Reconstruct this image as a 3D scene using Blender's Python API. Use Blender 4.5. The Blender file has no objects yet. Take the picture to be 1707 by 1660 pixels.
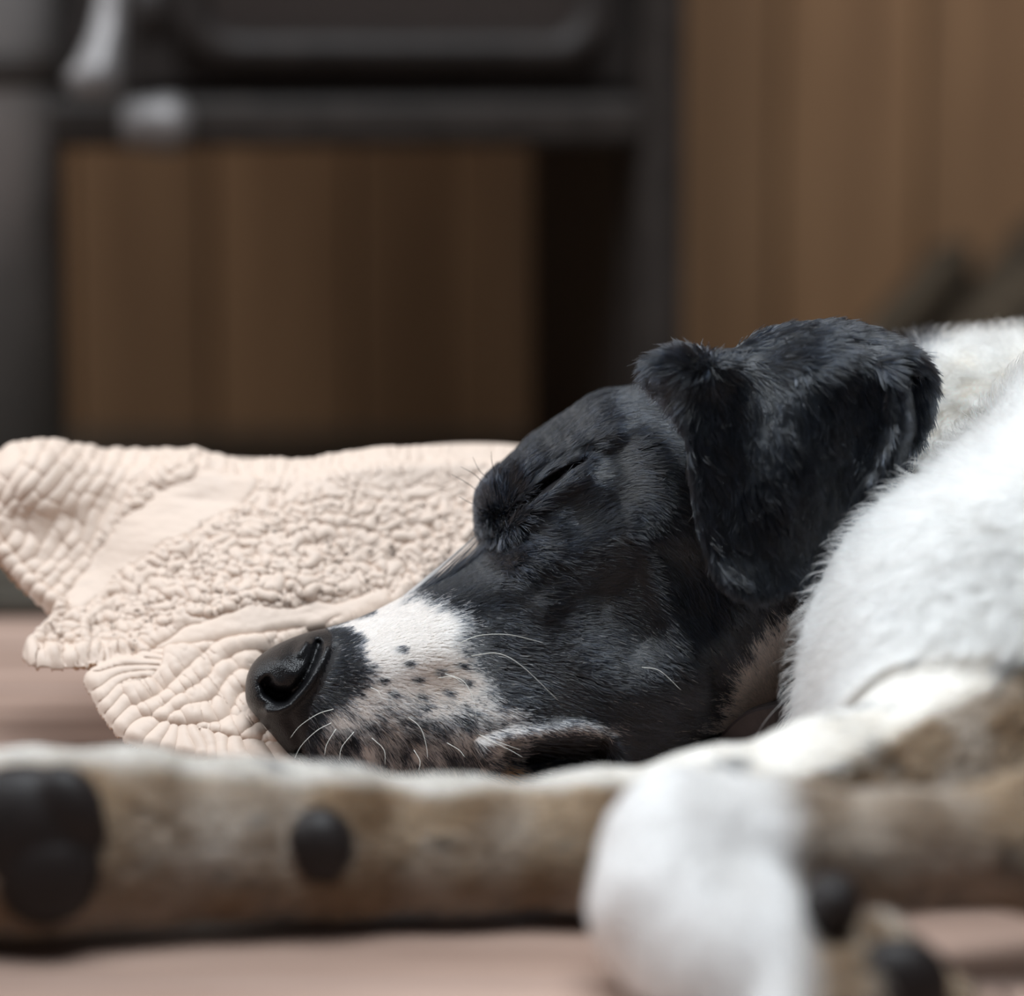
import bpy, bmesh, math, random
import numpy as np
from mathutils import Vector, Matrix

SC = bpy.context.scene
COL = SC.collection
rng = np.random.default_rng(7)
random.seed(7)

# ------------------------------------------------------------------ camera
W_PX, H_PX = 1707.0, 1660.0
F = 5212.0                                    # focal length in pixels
CX, CY = W_PX / 2, H_PX / 2
CAM_H = 0.276
TH = math.atan2(700.0, F)                     # looking slightly down
ST, CT = math.sin(TH), math.cos(TH)
cam = bpy.data.cameras.new('camera')
cam_o = bpy.data.objects.new('camera', cam)
COL.objects.link(cam_o)
cam_o.location = (0, 0, CAM_H)
cam_o.rotation_euler = (math.pi / 2 - TH, 0, 0)
cam.sensor_fit = 'HORIZONTAL'
cam.sensor_width = 36.0
cam.lens = 36.0 * F / W_PX
cam.clip_start, cam.clip_end = 0.05, 50
cam.dof.use_dof = True
cam.dof.focus_distance = 1.2
cam.dof.aperture_fstop = cam.lens / 35.0
SC.camera = cam_o

# ------------------------------------------------------------------ light
world = bpy.data.worlds.new('room_light')
SC.world = world
world.use_nodes = True
bg = world.node_tree.nodes['Background']
bg.inputs[0].default_value = (0.80, 0.86, 1.0, 1)
bg.inputs[1].default_value = 0.07


def area(name, loc, target, sx, sy, power, color):
    l = bpy.data.lights.new(name, 'AREA')
    l.shape = 'RECTANGLE'
    l.size, l.size_y, l.energy, l.color = sx, sy, power, color
    o = bpy.data.objects.new(name, l)
    COL.objects.link(o)
    o.location = loc
    d = Vector(target) - Vector(loc)
    o.rotation_euler = d.to_track_quat('-Z', 'Y').to_euler()
    return o


area('window_daylight', (-1.45, 1.42, 1.15), (0.05, 1.35, 0.1), 1.2, 1.1, 20, (0.90, 0.95, 1.0))
area('roof_window_daylight', (0.02, 0.86, 1.95), (0.15, 1.35, 0.1), 1.3, 1.1, 56, (0.87, 0.94, 1.0))

vs = SC.view_settings
vs.view_transform = 'Standard'
vs.look = 'None'
vs.exposure = 0.0
vs.gamma = 1.0
vs.use_curve_mapping = False
SC.cycles.use_denoising = True
SC.cycles.max_bounces = 12
SC.cycles.diffuse_bounces = 4
SC.cycles.sample_clamp_indirect = 2.0
SC.cycles.glossy_bounces = 6
SC.cycles.transmission_bounces = 10


# ------------------------------------------------------------------ coordinates
# dog and quilt are laid out in a frame that leans with the view: a right, b up, c away
def world_of(a, b, c):
    a, b, c = np.broadcast_arrays(np.asarray(a, float), np.asarray(b, float), np.asarray(c, float))
    y = b * ST + c * CT
    z = CAM_H + b * CT - c * ST
    return np.stack([a, y, z], -1)


def abc(u, v, c):
    u, v, c = (np.asarray(k, float) for k in (u, v, c))
    return (u - CX) * c / F, -(v - CY) * c / F, c


def pt(u, v, c):
    return world_of(*abc(u, v, c))


def floor_c(v, z=0.0):
    return (CAM_H - z) / (ST + (np.asarray(v, float) - CY) / F * CT)


def at_y(u, v, Y):
    """world point at world depth Y along the line of the photo point"""
    b = -(v - CY) / F
    c = Y / (b * ST + CT)
    return Vector(pt(u, v, c))


# ------------------------------------------------------------------ materials
def mat(name, color=(0.5, 0.5, 0.5), rough=0.6, spec=0.5, metal=0.0, coat=0.0, sheen=0.0):
    m = bpy.data.materials.new(name)
    m.use_nodes = True
    p = m.node_tree.nodes['Principled BSDF']
    p.inputs['Base Color'].default_value = (*color, 1)
    p.inputs['Roughness'].default_value = rough
    p.inputs['Specular IOR Level'].default_value = spec
    p.inputs['Metallic'].default_value = metal
    p.inputs['Coat Weight'].default_value = coat
    p.inputs['Sheen Weight'].default_value = sheen
    return m


def nodes_of(m):
    return m.node_tree.nodes, m.node_tree.links, m.node_tree.nodes['Principled BSDF']


def wood(name, dark, light, stretch, rough=0.55, scale=6.0, per_object=0.25):
    m = mat(name, light, rough, 0.3)
    N, L, P = nodes_of(m)
    tc = N.new('ShaderNodeTexCoord')
    oi = N.new('ShaderNodeObjectInfo')
    mp = N.new('ShaderNodeMapping')
    mp.inputs['Scale'].default_value = stretch
    add = N.new('ShaderNodeVectorMath')
    add.operation = 'ADD'
    mul = N.new('ShaderNodeMath')
    mul.operation = 'MULTIPLY'
    mul.inputs[1].default_value = 37.0
    L.new(oi.outputs['Random'], mul.inputs[0])
    L.new(tc.outputs['Object'], add.inputs[0])
    L.new(mul.outputs[0], add.inputs[1])
    L.new(add.outputs[0], mp.inputs[0])
    nz = N.new('ShaderNodeTexNoise')
    nz.inputs['Scale'].default_value = scale
    nz.inputs['Detail'].default_value = 5
    L.new(mp.outputs[0], nz.inputs['Vector'])
    r = N.new('ShaderNodeValToRGB')
    r.color_ramp.elements[0].position, r.color_ramp.elements[1].position = 0.32, 0.7
    r.color_ramp.elements[0].color = (*dark, 1)
    r.color_ramp.elements[1].color = (*light, 1)
    L.new(nz.outputs[0], r.inputs[0])
    hs = N.new('ShaderNodeHueSaturation')
    mr = N.new('ShaderNodeMapRange')
    mr.inputs[3].default_value = 1 - per_object
    mr.inputs[4].default_value = 1 + per_object
    L.new(oi.outputs['Random'], mr.inputs[0])
    L.new(mr.outputs[0], hs.inputs['Value'])
    L.new(r.outputs[0], hs.inputs['Color'])
    L.new(hs.outputs[0], P.inputs['Base Color'])
    bp = N.new('ShaderNodeBump')
    bp.inputs['Strength'].default_value = 0.15
    bp.inputs['Distance'].default_value = 0.002
    L.new(nz.outputs[0], bp.inputs['Height'])
    L.new(bp.outputs[0], P.inputs['Normal'])
    return m


def noisy(m, scale, amount, bump=0.0, dist=0.001):
    N, L, P = nodes_of(m)
    base = P.inputs['Base Color'].default_value[:3]
    tc = N.new('ShaderNodeTexCoord')
    nz = N.new('ShaderNodeTexNoise')
    nz.inputs['Scale'].default_value = scale
    nz.inputs['Detail'].default_value = 4
    L.new(tc.outputs['Object'], nz.inputs['Vector'])
    r = N.new('ShaderNodeValToRGB')
    r.color_ramp.elements[0].position, r.color_ramp.elements[1].position = 0.3, 0.7
    r.color_ramp.elements[0].color = (*[x * (1 - amount) for x in base], 1)
    r.color_ramp.elements[1].color = (*[min(1, x * (1 + amount)) for x in base], 1)
    L.new(nz.outputs[0], r.inputs[0])
    L.new(r.outputs[0], P.inputs['Base Color'])
    if bump:
        bp = N.new('ShaderNodeBump')
        bp.inputs['Strength'].default_value = bump
        bp.inputs['Distance'].default_value = dist
        L.new(nz.outputs[0], bp.inputs['Height'])
        L.new(bp.outputs[0], P.inputs['Normal'])
    return m


M_FLOOR = wood('floor_wood', (0.28, 0.185, 0.145), (0.45, 0.315, 0.255), (1.0, 9.0, 9.0), 0.42, 5.0, 0.10)
M_GAP = mat('floor_joint', (0.05, 0.035, 0.025), 0.9)
M_BOARD = wood('wall_board_wood', (0.195, 0.102, 0.049), (0.305, 0.167, 0.083), (7.0, 7.0, 0.7), 0.6, 4.0, 0.14)
M_IRON = noisy(mat('cast_iron', (0.024, 0.019, 0.017), 0.5, 0.22), 60, 0.3, 0.2, 0.0006)
M_IRON2 = noisy(mat('worn_cast_iron', (0.028, 0.022, 0.019), 0.52, 0.2), 50, 0.3, 0.2, 0.0006)
M_COLUMN = noisy(mat('satin_highlight_grey', (0.11, 0.10, 0.095), 0.36, 0.8, 0.0), 30, 0.2)  # base grey raised above the iron to stand in for the column's highlight
M_STEEL = noisy(mat('brushed_steel', (0.20, 0.185, 0.18), 0.5, 0.5, 0.5), 40, 0.15)
M_GLASS = mat('stove_glass', (0.030, 0.022, 0.019), 0.35, 0.5)
M_BARK = noisy(mat('bark', (0.055, 0.040, 0.026), 0.9, 0.2), 35, 0.6, 0.8, 0.006)
M_SPLIT = noisy(mat('split_wood', (0.24, 0.185, 0.14), 0.8, 0.2), 20, 0.35, 0.3, 0.002)


# ------------------------------------------------------------------ object helpers
def link(o, parent=None):
    COL.objects.link(o)
    if parent is not None:
        o.parent = parent
    return o


def mesh_obj(name, verts, faces, material=None, parent=None, smooth=False):
    me = bpy.data.meshes.new(name)
    me.from_pydata([tuple(map(float, v)) for v in verts], [], faces)
    if material:
        for m in (material if isinstance(material, (list, tuple)) else [material]):
            me.materials.append(m)
    if smooth:
        me.polygons.foreach_set('use_smooth', [True] * len(me.polygons))
    me.update()
    return link(bpy.data.objects.new(name, me), parent)


def bm_obj(name, bm, material, parent=None, smooth=False):
    me = bpy.data.meshes.new(name)
    bm.to_mesh(me)
    bm.free()
    me.materials.append(material)
    if smooth:
        me.polygons.foreach_set('use_smooth', [True] * len(me.polygons))
    return link(bpy.data.objects.new(name, me), parent)


def tag(o, label=None, cat=None, group=None, kind=None):
    for k, v in (('label', label), ('category', cat), ('group', group), ('kind', kind)):
        if v:
            o[k] = v
    return o


def box_bm(sx, sy, sz, bevel=0.0, seg=2, at=(0, 0, 0)):
    bm = bmesh.new()
    bmesh.ops.create_cube(bm, size=1.0)
    for v in bm.verts:
        v.co = Vector((v.co.x * sx + at[0], v.co.y * sy + at[1], v.co.z * sz + at[2]))
    if bevel:
        bmesh.ops.bevel(bm, geom=bm.edges[:], offset=bevel, segments=seg, profile=0.5, affect='EDGES')
    return bm


def tube(name, pts, radii, material, parent=None, seg=10, closed_ends=True):
    pts = [Vector(p) for p in pts]
    n = len(pts)
    if not hasattr(radii, '__len__'):
        radii = [radii] * n
    verts, faces = [], []
    prev = None
    for i, p in enumerate(pts):
        t = (pts[min(i + 1, n - 1)] - pts[max(i - 1, 0)]).normalized()
        if prev is None:
            ref = Vector((0, 0, 1)) if abs(t.z) < 0.9 else Vector((1, 0, 0))
            prev = t.cross(ref).normalized()
        s = (prev - t * prev.dot(t)).normalized()
        prev = s
        q = t.cross(s)
        for k in range(seg):
            an = 2 * math.pi * k / seg
            verts.append(p + (s * math.cos(an) + q * math.sin(an)) * radii[i])
    for i in range(n - 1):
        for k in range(seg):
            k2 = (k + 1) % seg
            faces.append((i * seg + k, i * seg + k2, (i + 1) * seg + k2, (i + 1) * seg + k))
    if closed_ends:
        faces.append(tuple(range(seg))[::-1])
        faces.append(tuple((n - 1) * seg + k for k in range(seg)))
    return mesh_obj(name, verts, faces, material, parent, True)


def bezier(pts, n=14):
    """smooth path through points (Catmull-Rom)"""
    P = [np.asarray(p, float) for p in pts]
    P = [2 * P[0] - P[1]] + P + [2 * P[-1] - P[-2]]
    out = []
    for i in range(1, len(P) - 2):
        for k in range(n):
            t = k / n
            out.append(0.5 * (2 * P[i] + (P[i + 1] - P[i - 1]) * t + (2 * P[i - 1] - 5 * P[i] + 4 * P[i + 1] - P[i + 2]) * t * t
                              + (3 * P[i] - P[i - 1] - 3 * P[i + 1] + P[i + 2]) * t ** 3))
    out.append(P[-2])
    return np.array(out)


# ------------------------------------------------------------------ room
floor = tag(mesh_obj('floor', [(-2.2, -0.6, -0.006), (2.2, -0.6, -0.006), (2.2, 2.4, -0.006), (-2.2, 2.4, -0.006)],
                     [(0, 1, 2, 3)], M_GAP), kind='structure')
pw = 0.118
plank_me = {}
for r in range(27):
    y0 = -0.25 + r * pw
    if y0 > 2.34:
        break
    x = -1.9 + [0.0, -0.55, -0.22, -0.75][r % 4]
    while x < 1.7:
        ln = 1.3
        if ln not in plank_me:
            bm = box_bm(ln - 0.0015, pw - 0.0018, 0.012, 0.0012, 1)
            me = bpy.data.meshes.new('floor_plank')
            bm.to_mesh(me)
            bm.free()
            me.materials.append(M_FLOOR)
            plank_me[ln] = me
        o = link(bpy.data.objects.new('floor_plank', plank_me[ln]), floor)
        o.location = (x + ln / 2, y0 + pw / 2, -0.006)
        x += ln
wall_y = 2.36
wall = tag(mesh_obj('wall_back', [(-2.2, wall_y + .02, -0.02), (2.2, wall_y + .02, -0.02), (2.2, wall_y + .02, 2.4), (-2.2, wall_y + .02, 2.4)],
                    [(0, 1, 2, 3)], M_GAP), kind='structure')
bw = 236.0 / F * wall_y
x = (1297 - CX) / F * wall_y - bw * 14
bm = box_bm(bw - 0.003, 0.018, 2.4, 0.003, 1)
board_me = bpy.data.meshes.new('wall_board')
bm.to_mesh(board_me)
bm.free()
board_me.materials.append(M_BOARD)
while x < 2.0:
    o = link(bpy.data.objects.new('wall_board', board_me), wall)
    o.location = (x + bw / 2, wall_y + 0.009, 1.2)
    x += bw

# ------------------------------------------------------------------ hearth slab
M_SLATE = noisy(mat('hearth_slate', (0.060, 0.052, 0.040), 0.55, 0.4), 9, 0.35, 0.2, 0.001)
bm = box_bm(1.5, 0.76, 0.012, 0.003, 2, (-0.15, 1.97, 0.006))
tag(bm_obj('hearth_slab', bm, M_SLATE), 'dark slate hearth slab on the floor under the stove', 'hearth')

# ------------------------------------------------------------------ wood stove
stove = link(bpy.data.objects.new('wood_stove', None))
yaw = math.radians(12)
STY = 1.90
stove.location = ((560 - CX) / F * STY, STY, 0.012)
stove.rotation_euler = (0, 0, yaw)
tag(stove, 'black cast iron wood stove on tall legs in front of the board wall', 'stove')
SW, SD = 0.412, 0.30                           # width, depth; local y = 0 is the front
zb = 0.227
xr, xl = SW / 2, -SW / 2
# body box
bm = box_bm(SW - 0.02, SD, 0.46, 0.012, 2, (0, SD / 2 + 0.012, zb + 0.23 + 0.02))
bm_obj('firebox', bm, M_IRON, stove)
bm = box_bm(SW + 0.05, SD + 0.06, 0.022, 0.006, 2, (0, SD / 2 + 0.012, zb + 0.49))
bm_obj('top_plate', bm, M_IRON, stove)
# bottom rail (light ledge)
bm = box_bm(SW - 0.03, 0.030, 0.030, 0.007, 2, (0, 0.0, zb + 0.011))
bm_obj('bottom_rail', bm, M_IRON2, stove)
# corner columns: front ones run from floor to top
lc = [(xl + 0.012, 0.004)]
tube('leg', [(xl + 0.012, 0.004, 0), (xl + 0.012, 0.004, 0.30), (xl + 0.012, 0.004, zb + 0.48)], 0.0295, M_COLUMN, stove, 20)
tube('leg_collar', [(xl + 0.012, 0.004, 0.258), (xl + 0.012, 0.004, 0.262), (xl + 0.012, 0.004, 0.276), (xl + 0.012, 0.004, 0.280)],
     [0.030, 0.0325, 0.0325, 0.030], M_IRON2, stove, 20)
bm = box_bm(0.030, 0.035, zb + 0.48, 0.007, 2, (xr - 0.004, 0.005, (zb + 0.48) / 2))
bm_obj('leg', bm, M_IRON2, stove)
# side plates joining front and rear legs under the firebox
bm = box_bm(0.014, SD - 0.02, zb + 0.03, 0.003, 1, (xr - 0.014, SD / 2 + 0.012, (zb + 0.03) / 2))
bm_obj('side_plate', bm, M_IRON, stove)
bm = box_bm(0.014, SD - 0.02, zb + 0.03, 0.003, 1, (xl + 0.006, SD / 2 + 0.014, (zb + 0.03) / 2))
bm_obj('side_plate', bm, M_IRON, stove)


def rounded_rect(x0, x1, z0, z1, r, n=8):
    out = []
    for cx, cz, a0 in ((x1 - r, z0 + r, -90), (x1 - r, z1 - r, 0), (x0 + r, z1 - r, 90), (x0 + r, z0 + r, 180)):
        for k in range(n + 1):
            an = math.radians(a0 + 90 * k / n)
            out.append((cx + r * math.cos(an), cz + r * math.sin(an)))
    return out


dx0, dx1, dz0 = -0.097, 0.168, 0.271
door_out = rounded_rect(dx0, dx1, dz0, dz0 + 0.32, 0.032)
door_in = rounded_rect(dx0 + 0.018, dx1 - 0.018, dz0 + 0.018, dz0 + 0.302, 0.022)


def ring_mesh(name, outer, inner, y0, y1, material, parent):
    n = len(outer)
    V = [(x, y1, z) for x, z in outer] + [(x, y0, z) for x, z in outer]
    mid = [((a[0] * 2 + b[0]) / 3, (a[1] * 2 + b[1]) / 3) for a, b in zip(outer, inner)]
    mid2 = [((a[0] + b[0] * 2) / 3, (a[1] + b[1] * 2) / 3) for a, b in zip(outer, inner)]
    V += [(x, y0 - 0.004, z) for x, z in mid] + [(x, y0 - 0.004, z) for x, z in mid2]
    V += [(x, y0, z) for x, z in inner] + [(x, y1, z) for x, z in inner]
    Fc = []
    for ring in range(5):
        for k in range(n):
            k2 = (k + 1) % n
            Fc.append((ring * n + k, ring * n + k2, (ring + 1) * n + k2, (ring + 1) * n + k))
    return mesh_obj(name, V, Fc, material, parent, True)


door = ring_mesh('door', door_out, door_in, -0.020, 0.014, M_IRON, stove)
gl = mesh_obj('glass', [(x, -0.006, z) for x, z in door_in], [tuple(range(len(door_in)))], M_GLASS, door)
# door backing plate
bm = box_bm(0.31, 0.012, 0.36, 0.004, 1, (0.038, 0.012, dz0 + 0.165))
bm_obj('door_surround', bm, M_IRON, stove)


def local(u, v, Y=2.17):
    w = at_y(u, v, Y) - stove.location
    return Matrix.Rotation(-yaw, 4, 'Z') @ w


# latch handle and knobs at the left of the door
h0, h1, h2 = local(186, -60, 1.800), local(178, 60, 1.790), local(155, 165, 1.775)
tube('latch_handle', [h0, local(186, 0, 1.795), h1, local(166, 110, 1.780), local(156, 140, 1.775), h2],
     [0.009, 0.008, 0.010, 0.013, 0.017, 0.010], M_STEEL, stove, 14)
k0 = [local(u, 207, 1.800) for u in (205, 218, 240, 275, 300, 318)]
tube('air_control_knob', k0, [0.011, 0.014, 0.015, 0.017, 0.016, 0.008], M_STEEL, stove, 14)
tube('knob_stem', [local(262, 207, 1.800), local(262, 200, 1.880)], 0.008, M_IRON, stove, 10)
tube('hinge_pin', [local(250, -40, 1.820), local(252, 20, 1.820), local(254, 70, 1.820)], [0.010, 0.011, 0.009], M_IRON, stove, 12)
# stove pipe
tube('stove_pipe', [(0, 0.2, zb + 0.49), (0, 0.2, 1.2), (0, 0.2, 2.3)], 0.065, M_IRON, stove, 24)


# ------------------------------------------------------------------ firewood by the wall
def log(u0, v0, u1, v1, Y0, Y1, r, label):
    a, b = at_y(u0, v0, Y0), at_y(u1, v1, Y1)
    root = link(bpy.data.objects.new('firewood_log', None))
    root.location = (a.x, a.y, 0)
    seg, n = 14, 7
    ax = (b - a).normalized()
    s = ax.cross(Vector((0, 0.3, 1))).normalized()
    q = ax.cross(s)
    V, Fc = [], []
    rr = [r * (1 + 0.22 * random.uniform(-1, 1)) for _ in range(seg)]
    for i in range(n):
        p = a.lerp(b, i / (n - 1)) + s * random.uniform(-.1, .1) * r - root.location
        for k in range(seg):
            an = 2 * math.pi * k / seg
            V.append(p + (s * math.cos(an) + q * math.sin(an)) * rr[k] * (1 + random.uniform(-.05, .05)))
    for i in range(n - 1):
        for k in range(seg):
            Fc.append((i * seg + k, i * seg + (k + 1) % seg, (i + 1) * seg + (k + 1) % seg, (i + 1) * seg + k))
    mesh_obj('bark', V, Fc, M_BARK, root, True)
    for i, nm in ((0, 1), (n - 1, -1)):
        mesh_obj('cut_end', V[i * seg:(i + 1) * seg], [tuple(range(seg))[::nm]], M_SPLIT, root)
    tag(root, label, 'firewood', 'firewood leaning by the board wall')


log(1400, 650, 1590, 435, 2.05, 2.22, 0.018, 'dark brown firewood log behind the dog, nearest to the black ear')
log(1505, 660, 1740, 380, 2.12, 2.29, 0.015, 'thin dark firewood log behind the dog, middle of three')
log(1600, 650, 1800, 400, 2.02, 2.19, 0.028, 'thick greyish firewood log behind the dog at the right edge')


# ------------------------------------------------------------------ numeric helpers
def chaikin(P, n=2):
    P = np.asarray(P, float)
    for _ in range(n):
        Q = np.roll(P, -1, 0)
        P = np.stack([0.75 * P + 0.25 * Q, 0.25 * P + 0.75 * Q], 1).reshape(-1, 2)
    return P


def seg_dist2(X, Y, a, b):
    dx, dy = b[0] - a[0], b[1] - a[1]
    L2 = dx * dx + dy * dy + 1e-9
    t = np.clip(((X - a[0]) * dx + (Y - a[1]) * dy) / L2, 0, 1)
    return (X - a[0] - t * dx) ** 2 + (Y - a[1] - t * dy) ** 2


def poly_sdf(X, Y, P):
    """signed distance to a closed polygon, negative inside"""
    P = np.asarray(P, float)
    d = np.full(X.shape, 1e18, np.float32)
    ins = np.zeros(X.shape, bool)
    for i in range(len(P)):
        a, b = P[i], P[(i + 1) % len(P)]
        np.minimum(d, seg_dist2(X, Y, a, b), out=d)
        if a[1] != b[1]:
            cr = ((Y >= a[1]) != (Y >= b[1])) & (X < (b[0] - a[0]) * (Y - a[1]) / (b[1] - a[1]) + a[0])
            ins ^= cr
    d = np.sqrt(d)
    return np.where(ins, -d, d)


def line_dist(X, Y, P):
    d = np.full(X.shape, 1e18, np.float32)
    for a, b in zip(P[:-1], P[1:]):
        np.minimum(d, seg_dist2(X, Y, a, b), out=d)
    return np.sqrt(d)


def sstep(x, a, b):
    t = np.clip((x - a) / (b - a), 0, 1)
    return t * t * (3 - 2 * t)


def _hash(*k, seed=0):
    h = np.uint32(seed * 2654435761 % 4294967296) + np.zeros(np.shape(k[0]), np.uint32)
    for q, m in zip(k, (73856093, 19349663, 83492791)):
        h = h ^ (q.astype(np.int64).astype(np.uint32) * np.uint32(m))
    h = (h ^ (h >> np.uint32(13))) * np.uint32(1274126177)
    h = h ^ (h >> np.uint32(16))
    return (h & np.uint32(0xFFFFFF)).astype(np.float32) / float(0xFFFFFF)


def vnoise(P, scale, seed=0):
    """value noise in 0..1 for points (N, 2 or 3)"""
    with np.errstate(over='ignore'):
        Q = np.asarray(P, float) * scale
        I = np.floor(Q)
        f = Q - I
        f = f * f * (3 - 2 * f)
        D = Q.shape[-1]
        out = np.zeros(Q.shape[:-1])
        for corner in range(2 ** D):
            w = 1.0
            idx = []
            for k in range(D):
                bit = (corner >> k) & 1
                w = w * (f[..., k] if bit else 1 - f[..., k])
                idx.append(I[..., k] + bit)
            out += w * _hash(*idx, seed=seed)
        return out


def fbm(P, scale, seed=0, octv=3):
    o, a, t = 0, 1.0, 0
    for k in range(octv):
        o = o + a * vnoise(P, scale * 2 ** k, seed + k)
        t += a
        a *= 0.5
    return o / t


def cells(X, Y, size, seed=0, jitter=0.9):
    """distance to nearest and second nearest cell point"""
    with np.errstate(over='ignore'):
        gx, gy = np.floor(X / size), np.floor(Y / size)
        d1 = np.full(X.shape, 1e9)
        d2 = np.full(X.shape, 1e9)
        for i in (-1, 0, 1):
            for j in (-1, 0, 1):
                cx, cy = gx + i, gy + j
                px = (cx + 0.5 + jitter * (_hash(cx, cy, seed=seed) - 0.5)) * size
                py = (cy + 0.5 + jitter * (_hash(cx, cy, seed=seed + 5) - 0.5)) * size
                d = np.hypot(X - px, Y - py)
                d2 = np.minimum(d2, np.maximum(d, d1))
                d1 = np.minimum(d1, d)
        return d1, d2


# ------------------------------------------------------------------ head outline (used by quilt and dog)
HEAD_POLY = chaikin([(408, 1150), (412, 1120), (430, 1093), (470, 1069), (520, 1051), (547, 1047), (600, 1032), (680, 992), (750, 953),
                     (790, 926), (802, 900), (799, 868), (806, 834), (830, 797), (856, 765), (882, 732), (935, 694), (1010, 662), (1090, 634),
                     (1180, 606), (1290, 586), (1400, 590), (1480, 640), (1540, 760), (1520, 900), (1440, 1050), (1330, 1170), (1240, 1250),
                     (1150, 1290), (1050, 1318), (950, 1335), (800, 1345), (650, 1332), (560, 1302), (505, 1279), (482, 1266), (457, 1230),
                     (431, 1199), (411, 1176)], 2)

# ------------------------------------------------------------------ quilt
QUILT_POLY = chaikin([(-70, 800), (-25, 774), (20, 758), (60, 750), (95, 747), (125, 756), (180, 762), (250, 768), (330, 772), (400, 777),
                      (500, 779), (560, 770), (620, 760), (700, 753), (780, 751), (860, 752), (1000, 760), (1150, 800), (1250, 900), (1280, 1100),
                      (1250, 1290), (1000, 1310), (700, 1312), (480, 1300), (430, 1290), (370, 1280), (300, 1264), (250, 1253), (212, 1238),
                      (188, 1212), (170, 1185), (155, 1155), (146, 1138), (150, 1124), (180, 1113), (228, 1103), (236, 1096), (190, 1108), (140, 1116),
                      (95, 1114), (62, 1116), (46, 1104), (46, 1085), (60, 1065), (80, 1045), (98, 1026), (80, 1018), (50, 992), (20, 955), (-10, 915),
                      (-50, 860)], 1)
QS = 2.3
qu, qv = np.meshgrid(np.arange(-76, 1290, QS), np.arange(742, 1316, QS), indexing='ij')
qs = poly_sdf(qu, qv, QUILT_POLY)
gx, gy = np.gradient(qs, QS)
gl_ = np.hypot(gx, gy) + 1e-6
outm = qs > 0
qu2 = np.where(outm, qu - gx / gl_ * qs, qu)
qv2 = np.where(outm, qv - gy / gl_ * qs, qv)
keep = qs < QS * 1.45
din = np.maximum(-qs, 0)


def quilt_c(u, v):
    """depth of the quilt's face: it climbs from the floor over a soft pile behind the head"""
    t = np.clip((1292 - v) / 520, 0, 1.1)
    c = 1.208 + 0.092 * t + 0.002 * np.sin(np.pi * np.clip(t, 0, 1))
    # lobes: front one nearest, middle one behind it, the back one curls up at its corner
    lob = sstep(v, 1120, 1085) * sstep(u, 330, 150)
    c = c + 0.010 * lob
    lob2 = sstep(u * 0.75 - (v - 1020) * 1.0, 60, -30) * sstep(v, 1040, 990)
    c = c + 0.008 * lob2
    c = c - 0.012 * np.exp(-((u - 60) / 90.0) ** 2 - ((v - 800) / 70.0) ** 2)
    c = c + 0.005 * np.sin(u / 95.0 + v / 160.0) * sstep(v, 1150, 950)
    return c


# relief of the quilting, in millimetres
def puffs(p, q, sp, sq, seed, wob=0.25, stag=0.5):
    P2 = np.stack([p, q], -1)
    q2 = q + (vnoise(P2, 1 / 60., seed) - 0.5) * sq * 2 * wob
    kq = np.floor(q2 / sq)
    fq = q2 / sq - kq
    p2 = p + (vnoise(P2, 1 / 45., seed + 3) - 0.5) * sp * 1.4 * wob + kq * stag * sp + _hash(kq, kq * 0 + 1, seed=seed) * sp
    fp = p2 / sp - np.floor(p2 / sp)
    hq = 1 - np.abs(2 * fq - 1) ** 2.6
    hp = 1 - np.abs(2 * fp - 1) ** 5
    return np.sqrt(np.clip(hq, 0, 1)) * (0.45 + 0.55 * np.sqrt(np.clip(hp, 0, 1)))


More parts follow.
